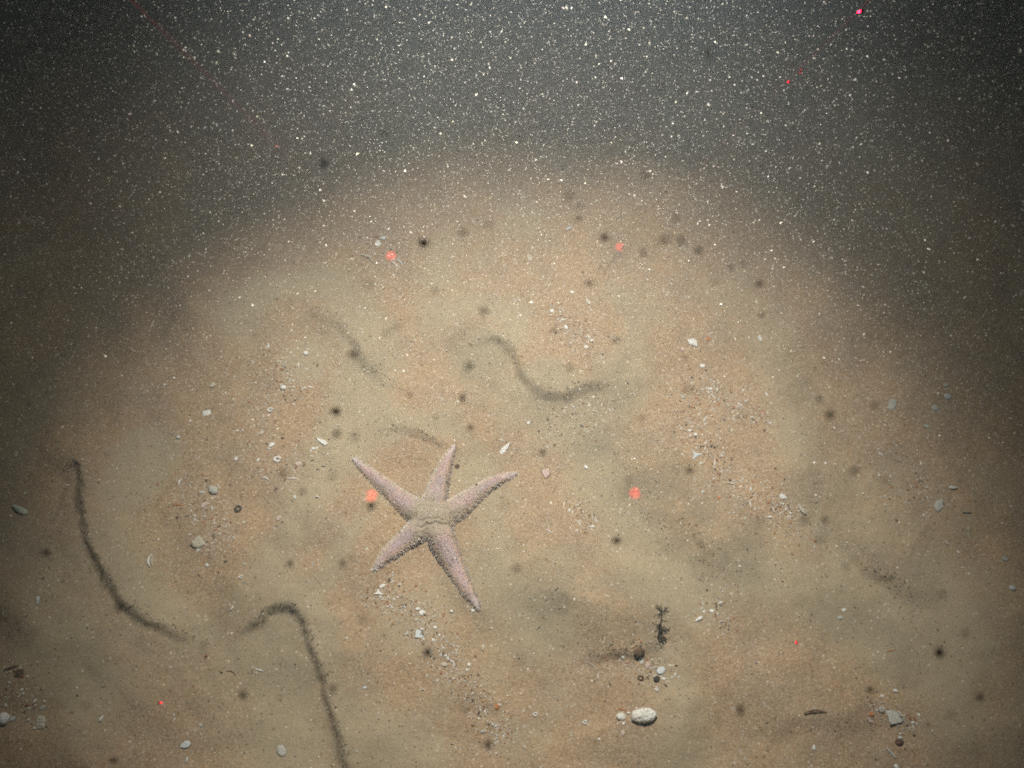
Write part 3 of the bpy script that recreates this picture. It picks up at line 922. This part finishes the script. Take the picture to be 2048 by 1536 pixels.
rr = random.Random(3)
for (px, py, ln, kind, colour, ang, desc) in FRAGS:
    p = g3(px, py)
    L = ln * mpp(p) * 1.15
    me = frag_mesh(kind, rr)
    nm, cat = name_of(kind, colour, desc)
    o = link(nm, me, MAT[colour])
    # picture angle -> ground angle (the ground recedes upwards in the picture)
    a = math.radians(ang)
    q = g3(px + 20 * math.cos(a), py - 20 * math.sin(a))
    ga = math.atan2(q[1] - p[1], q[0] - p[0])
    stretch = np.linalg.norm((q - p)[:2]) / (20 * mpp(p))
    flatk = rr.uniform(.5, .8) if kind not in ('stone', 'pebble', 'ring', 'drop') else 1.0
    o.scale = (L * stretch, L, L * flatk)
    ex, ey = .004, .004
    gx = (hgt(np.array([p[0] + ex]), np.array([p[1]])) - hgt(np.array([p[0] - ex]), np.array([p[1]])))[0] / (2 * ex)
    gy = (hgt(np.array([p[0]]), np.array([p[1] + ey])) - hgt(np.array([p[0]]), np.array([p[1] - ey])))[0] / (2 * ey)
    nrm = Vector((-gx * .8 + rr.uniform(-.1, .1), -gy * .8 + rr.uniform(-.1, .1), 1)).normalized()
    rot = nrm.to_track_quat('Z', 'Y').to_matrix() @ Matrix.Rotation(0, 3, 'Z')
    xd = Vector((math.cos(ga), math.sin(ga), 0)); xd = (xd - nrm * xd.dot(nrm)).normalized()
    yd = nrm.cross(xd)
    o.rotation_euler = Matrix((xd, yd, nrm)).transposed().to_euler()
    up = {'stone': .06, 'pebble': .08, 'drop': .04, 'ring': .0}.get(kind, -.02)
    o.location = (p[0], p[1], p[2] + L * up + .0004)
    lab = desc if 'starfish' in desc else desc + ' ' + where(px, py)
    USED.setdefault(lab, []).append(o)
    tag(o, lab, cat, {'shell': 'shell pieces strewn over the sand'}.get(cat))

# ------------------------------------------------------------------ dark weed tuft
def tube(bm_, pts, r0, r1, K=6):
    prev = None
    for i, p in enumerate(pts):
        p = Vector(p)
        t = (Vector(pts[min(i + 1, len(pts) - 1)]) - Vector(pts[max(i - 1, 0)])).normalized()
        a = t.orthogonal().normalized(); b_ = t.cross(a)
        r_ = r0 + (r1 - r0) * i / (len(pts) - 1)
        ring = [bm_.verts.new(p + (a * math.cos(2 * math.pi * k / K) + b_ * math.sin(2 * math.pi * k / K)) * r_) for k in range(K)]
        if prev:
            for k in range(K): bm_.faces.new((prev[k], prev[(k + 1) % K], ring[(k + 1) % K], ring[k]))
        else: bm_.faces.new(ring[::-1])
        prev = ring
    bm_.faces.new(prev)


base_p = g3(1317, 1279)
tuft = bpy.data.objects.new('weed_tuft', None); COL.objects.link(tuft); tuft.location = base_p
tag(tuft, 'dark branching weed tuft sticking up from the sand above the large stone', 'weed')
bm = bmesh.new()
stem = [(0, 0, -.002), (-.0005, .003, .006), (.0005, .007, .011), (.0015, .013, .015), (.002, .019, .018)]
tube(bm, stem, .0010, .0005)
me = bpy.data.meshes.new('stem'); bm.to_mesh(me); bm.free(); link('stem', me, MAT['weed'], tuft)
rb = random.Random(11)
for k in range(26):
    bm = bmesh.new()
    s = Vector(stem[rb.choice([1, 2, 3, 4, 4, 4, 4])])
    d = Vector((rb.uniform(-1, 1.1), rb.uniform(-.8, 1.1), rb.uniform(-.3, .8))).normalized()
    L = rb.uniform(.003, .0075)
    pts = [s, s + d * L * .5 + Vector((rb.uniform(-.001, .001), 0, .0006)), s + d * L + Vector((rb.uniform(-.001, .001), rb.uniform(-.001, .001), 0))]
    tube(bm, pts, .00055, .00025, 5)
    for j in range(3):
        e = pts[1].lerp(pts[2], rb.random()); d2 = (d + Vector((rb.uniform(-1, 1), rb.uniform(-1, 1), rb.uniform(-.5, .5)))).normalized()
        tube(bm, [e, e + d2 * L * .4], .0003, .00018, 4)
    me = bpy.data.meshes.new('branch'); bm.to_mesh(me); bm.free(); link('branch', me, MAT['weed'], tuft)
bm = bmesh.new()
bmesh.ops.create_icosphere(bm, subdivisions=2, radius=.0030)
for v in bm.verts: v.co = Vector((v.co.x * 1.3 + rb.uniform(-.0006, .0006) + .003, v.co.y * .8 + rb.uniform(-.0005, .0005), v.co.z * .5))
me = bpy.data.meshes.new('holdfast'); bm.to_mesh(me); bm.free(); link('holdfast', me, MAT['weed'], tuft)


# ------------------------------------------------------------------ crushed shell and plant debris on the sand (uncountable)
OCT = np.array([(1, 0, 0), (-1, 0, 0), (0, 1, 0), (0, -1, 0), (0, 0, 1), (0, 0, -1)], float)
OCF = np.array([(0, 2, 4), (2, 1, 4), (1, 3, 4), (3, 0, 4), (2, 0, 5), (1, 2, 5), (3, 1, 5), (0, 3, 5)])


TET = np.array([(1, 1, 1), (1, -1, -1), (-1, 1, -1), (-1, -1, 1)], float) * .75
TEF = np.array([(0, 1, 2), (0, 2, 3), (0, 3, 1), (1, 3, 2)])


def grains(P, size, asp, tint, seed, flatz=None, V=OCT, FF=OCF):
    """irregular octahedral grains; P (n,3), size (n,), asp (n,3) axis ratios"""
    r = np.random.default_rng(seed)
    n = len(P)
    q = r.normal(size=(n, 4)); q /= np.linalg.norm(q, axis=1)[:, None]
    if flatz is not None:
        an = r.uniform(0, 6.28, n); q = np.stack([np.cos(an / 2), r.normal(0, flatz, n), r.normal(0, flatz, n), np.sin(an / 2)], -1); q /= np.linalg.norm(q, axis=1)[:, None]
    w, x, y, z = q.T
    R = np.stack([np.stack([1 - 2 * (y * y + z * z), 2 * (x * y - z * w), 2 * (x * z + y * w)], -1),
                  np.stack([2 * (x * y + z * w), 1 - 2 * (x * x + z * z), 2 * (y * z - x * w)], -1),
                  np.stack([2 * (x * z - y * w), 2 * (y * z + x * w), 1 - 2 * (x * x + y * y)], -1)], 1)
    loc = V[None] * (1 + r.uniform(-.3, .3, (n, len(V), 1))) * asp[:, None, :] * size[:, None, None]
    v = np.einsum('nij,nkj->nki', R, loc) + P[:, None, :]
    f = FF[None] + (np.arange(n) * len(V))[:, None, None]
    return v.reshape(-1, 3), f.reshape(-1, 3), np.repeat(tint, len(V), axis=0)


# rich trails of shell grit, (points, spread px, number)
TRAILS = [([(1370, 780), (1400, 880), (1450, 950), (1520, 1010), (1600, 1050)], 48, 900), ([(1400, 770), (1480, 810), (1530, 850)], 40, 350),
          ([(760, 1170), (830, 1230), (880, 1310), (960, 1400), (1010, 1480)], 45, 900), ([(560, 740), (600, 770), (540, 800)], 60, 350),
          ([(370, 970), (420, 1030), (440, 1090)], 50, 350), ([(1110, 620), (1140, 660), (1180, 700)], 30, 200), ([(1740, 1420), (1800, 1440), (1830, 1460)], 28, 160),
          ([(1180, 1040), (1160, 1010)], 30, 120), ([(1260, 1330), (1330, 1350)], 40, 150), ([(740, 490), (790, 520)], 40, 150), ([(1410, 1220), (1460, 1240)], 30, 100),
          ([(500, 850), (570, 950), (640, 900)], 60, 250), ([(1100, 860), (1180, 820)], 40, 150), ([(1780, 880), (1860, 1000)], 60, 200), ([(20, 1340), (60, 1420)], 40, 120)]
pp = []
for pts, spread, n in TRAILS:
    pl = catmull(pts, 8) if len(pts) > 2 else np.linspace(pts[0], pts[1], 9)
    n = int(n * 1.5)
    i = rng.integers(0, len(pl), n)
    pp.append(pl[i] + rng.normal(0, spread * .55, (n, 2)))
pp = np.vstack(pp)
gp = np.array([flat(a, b)[:2] for a, b in pp])
uni = np.stack([rng.uniform(-.72, .72, 12000), rng.uniform(-.42, .60, 12000)], -1)
keep = rng.random(len(uni)) > .75 * silt_mask(uni[:, 0], uni[:, 1])
gp = np.vstack([gp, uni[keep]])
n = len(gp)
size = .00022 + .00045 * rng.random(n) ** 3.0
size[:len(pp)] *= rng.uniform(1.0, 2.6, len(pp))
asp = np.stack([rng.uniform(.8, 2.0, n), rng.uniform(.7, 1.2, n), rng.uniform(.35, .8, n)], -1)
u = rng.random(n)
tint = np.where(u[:, None] < .46, np.array([.80, .77, .70]), np.where(u[:, None] < .62, np.array([.60, .46, .33]), np.where(u[:, None] < .76, np.array([.14, .11, .075]), np.array([.42, .19, .09]))))
tint = np.clip(tint * rng.uniform(.75, 1.15, (n, 1)), 0, .85)
P = np.column_stack([gp, hgt(gp[:, 0], gp[:, 1]) + size * .25])
v, f, t = grains(P, size, asp, tint, 5, .25)
me = mesh_np('shell_grit', v, f); vattr(me, 'tint', t)
tag(link('shell_grit', me, MAT['grit']), 'fine crushed shell and coarse grains strewn over the sand', 'grit', kind='stuff')

# dark plant debris caught below the ripple crests
dp = []
for (pl, H, hs, lw, bw, deb) in RPL:
    L = np.linalg.norm(np.diff(pl, axis=0), axis=1).sum()
    n = int(L * 3000 * deb)
    i = rng.integers(0, len(pl) - 1, n); tpos = rng.random(n)
    q = pl[i] * (1 - tpos[:, None]) + pl[i + 1] * tpos[:, None]
    d = pl[i + 1] - pl[i]; d /= np.linalg.norm(d, axis=1)[:, None]
    nrm = np.stack([-d[:, 1], d[:, 0]], -1) * hs
    fade = np.minimum(i + tpos, len(pl) - 1 - i - tpos) / len(pl)
    k = rng.random(n) < np.clip(fade / .15, .1, 1)
    off = -np.abs(rng.normal(lw * .3, lw * .45, n)) + .002
    dp.append((q + nrm * off[:, None])[k])
dp = np.vstack(dp); n = len(dp)
size = .0003 + .0006 * rng.random(n) ** 2
asp = np.stack([rng.uniform(1.0, 3.2, n), rng.uniform(.4, .8, n), rng.uniform(.4, .8, n)], -1)
tint = np.array([.13, .115, .075]) * rng.uniform(.5, 1.7, (n, 1))
P = np.column_stack([dp, hgt(dp[:, 0], dp[:, 1]) + .0003])
v, f, t = grains(P, size, asp, tint, 6, .3)
me = mesh_np('plant_debris', v, f); vattr(me, 'tint', t)
tag(link('plant_debris', me, MAT['grit']), 'dark plant debris gathered along the ripple crests', 'debris', kind='stuff')

# ------------------------------------------------------------------ marine snow: pale flecks drifting through the water
NS = 560000
zc = (rng.random(NS) * (1.36 ** 3 - .42 ** 3) + .42 ** 3) ** (1 / 3)
xc = rng.uniform(-.57, .57, NS) * zc; yc = rng.uniform(-.43, .43, NS) * zc
P = CAM + xc[:, None] * c_right + yc[:, None] * c_up + zc[:, None] * c_fwd
k = P[:, 2] > hgt(P[:, 0], P[:, 1]) + .004
# keep the four beams free of chance shadows
for g, o in LASERS:
    w_ = P - o; al = w_ @ LDIR
    k &= ~((al > 0) & (np.linalg.norm(w_ - al[:, None] * LDIR, axis=1) < .0012 + al * .0088))
P = P[k]; n = len(P)
size = .00012 + .00021 * rng.random(n) ** 2 + .0006 * (rng.random(n) < .025) * rng.random(n) * (zc[k] > .55)
asp = np.stack([rng.uniform(.9, 1.9, n), rng.uniform(.7, 1.1, n), rng.uniform(.7, 1.1, n)], -1)
tint = np.array([.88, .84, .74]) * rng.uniform(.7, 1.08, (n, 1)) * np.array([1, 1, 1]) + rng.uniform(-.05, .05, (n, 3))
# flecks that happen to drift through the laser beams
LP, LS = [], []
for li, fx, ln in ((1, 1716, 24), (1, 1596, 15), (1, 1574, 14), (1, 1405, 11), (1, 1336, 8), (0, 560, 8), (2, 423, 15), (2, 412, 8), (2, 330, 15), (3, 1465, 9), (3, 1583, 13)):
    g, o = LASERS[li]
    z_ = np.dot(g - CAM, c_fwd) * (LASER_DOTS[li][0] - 1003) / (fx - 1003)
    q = g - LDIR * (np.dot(g - CAM, c_fwd) - z_) / np.dot(LDIR, c_fwd)
    rb_ = np.linalg.norm(q - o) * math.tan(math.radians(.5))      # beam radius there; the fleck drifts at the beam's rim
    LP.append(q + c_right * (rb_ * .8 + (.0004 if fx == 1716 else .0002)) * (1 if fx > 1003 else -1)); LS.append(ln * z_ / FPX * .25)
LP = np.array(LP); LS = np.array(LS)
P = np.vstack([P, LP]); size = np.concatenate([size, LS])
asp = np.vstack([asp, np.tile([1.6, .8, .8], (len(LP), 1))]); tint = np.vstack([tint, np.tile([.30, .27, .25], (len(LP), 1))])
v, f, t = grains(P, size, asp, np.clip(tint, 0, .88), 8, None, TET, TEF)
me = mesh_np('marine_snow', v, f); vattr(me, 'tint', t)
tag(link('marine_snow', me, MAT['snow']), 'pale marine snow flecks drifting through the lit water', 'marine snow', kind='stuff')

# ------------------------------------------------------------------ dark flocs drifting close in front of the lens, outside the strobe's beam
FLOCS = [(672, 824, 26), (706, 709, 25), (941, 856, 17), (737, 572, 17), (847, 486, 24), (926, 465, 17), (979, 449, 14), (768, 268, 19), (647, 327, 22), (772, 666, 13),
         (790, 655, 15), (804, 645, 10), (1209, 475, 18), (1321, 482, 12), (1334, 479, 15), (1363, 480, 18), (1398, 501, 13), (1286, 505, 17), (1462, 535, 14), (1488, 526, 12),
         (1352, 437, 14), (1157, 437, 17), (1138, 393, 17), (1160, 412, 13), (1321, 173, 16), (1417, 108, 16), (1180, 566, 14), (1140, 736, 17), (968, 622, 18), (1258, 961, 16),
         (1233, 1082, 20), (1283, 836, 12), (1132, 835, 11), (1692, 1133, 16), (1709, 1121, 12), (1401, 1088, 12), (1885, 1188, 16), (1879, 1305, 24), (977, 1490, 24), (855, 1305, 30),
         (724, 1240, 18), (666, 1378, 20), (580, 1128, 20), (606, 983, 14), (566, 947, 15), (674, 868, 21), (710, 873, 17), (665, 953, 19), (742, 1012, 22), (1480, 1420, 24),
         (239, 1217, 20), (685, 1127, 20), (929, 1420, 14), (1007, 1014, 18), (1033, 1137, 20), (1639, 799, 16), (1748, 812, 17), (1660, 830, 19), (1709, 942, 15), (1773, 962, 14),
         (1609, 1042, 17), (1649, 1040, 19), (1639, 1081, 15), (1523, 630, 13), (1519, 567, 15), (1428, 563, 12), (1376, 779, 15), (871, 834, 13), (925, 797, 22), (939, 732, 22),
         (1378, 941, 15), (1520, 1042, 15), (92, 1105, 20), (172, 1411, 18), (228, 1520, 16), (486, 1390, 20), (409, 1289, 12), (558, 1395, 15), (1740, 1380, 22), (1960, 1395, 18),
         (1930, 1265, 15), (820, 790, 15), (1110, 660, 13), (1232, 680, 15), (870, 580, 12), (612, 1050, 14), (1900, 1430, 15), (1290, 350, 14), (1370, 716, 12), (1085, 905, 16)]
fm = []
for s in range(5):
    b = bmesh.new(); bmesh.ops.create_icosphere(b, subdivisions=2, radius=.5)
    rs = random.Random(40 + s); w = [rs.uniform(0, 6) for _ in range(4)]
    for v_ in b.verts:
        q = v_.co * 6
        v_.co *= 1 + .28 * math.sin(q.x + w[0]) * math.cos(q.y + w[1]) + .18 * math.sin(q.z * 1.6 + w[2]) + rs.uniform(-.1, .1)
    m_ = bpy.data.meshes.new('floc'); b.to_mesh(m_); b.free(); m_.materials.append(MAT['floc']); fm.append(m_)
for i, (px, py, d) in enumerate(FLOCS):
    rs = random.Random(900 + i)
    z_ = rs.uniform(.075, .115)
    p = CAM + ray(px, py) * z_
    o = bpy.data.objects.new('floc', fm[i % 5]); COL.objects.link(o)
    o.location = p
    s = d * z_ / FPX * rs.uniform(.5, .78)
    o.scale = (s * rs.uniform(.8, 1.2), s * rs.uniform(.8, 1.2), s * rs.uniform(.7, 1.1))
    if d == 24 and px == 1480: o.scale = (s * .7, s * 1.5, s * .7)
    o.rotation_euler = (rs.uniform(0, 6), rs.uniform(0, 6), rs.uniform(0, 6)) if px != 1480 else (0, 0, 0)
    sz = 'large' if d >= 22 else ('small' if d < 15 else 'medium')
    lab = sz + ' dark floc ' + where(px, py)
    USED.setdefault(lab, []).append(o)
    tag(o, lab, 'floc', 'dark flocs drifting in the water')

# things with the same label: tell them apart by their order
ORD = ['uppermost', 'second from top', 'third from top', 'fourth from top', 'fifth from top', 'sixth from top', 'seventh from top']
for lab, obs in USED.items():
    if len(obs) > 1:
        obs.sort(key=lambda o: -((np.array(o.location) - CAM) @ c_up) / ((np.array(o.location) - CAM) @ c_fwd))
        for k, o in enumerate(obs):
            o['label'] = lab + (', ' + ORD[k] if len(obs) > 2 else (', the upper one', ', the lower one')[k])

# ------------------------------------------------------------------ the turbid water
bm = bmesh.new()
bmesh.ops.create_cube(bm, size=1.0)
for v_ in bm.verts:
    v_.co = Vector((v_.co.x * 9, v_.co.y * 9, -1.1 if v_.co.z < 0 else 1.25))
me = bpy.data.meshes.new('haze'); bm.to_mesh(me); bm.free()
hm = bpy.data.materials.new('turbid_water'); hm.use_nodes = True
nt = hm.node_tree; nt.nodes.remove(nt.nodes['Principled BSDF'])
pv = nt.nodes.new('ShaderNodeVolumePrincipled')
pv.inputs['Color'].default_value = (.52, .63, .71, 1)
pv.inputs['Density'].default_value = .34
pv.inputs['Anisotropy'].default_value = 0.0
nt.links.new(pv.outputs[0], nt.nodes['Material Output'].inputs['Volume'])
tag(link('haze', me, hm), 'turbid grey-blue water filling the whole scene', kind='stuff')
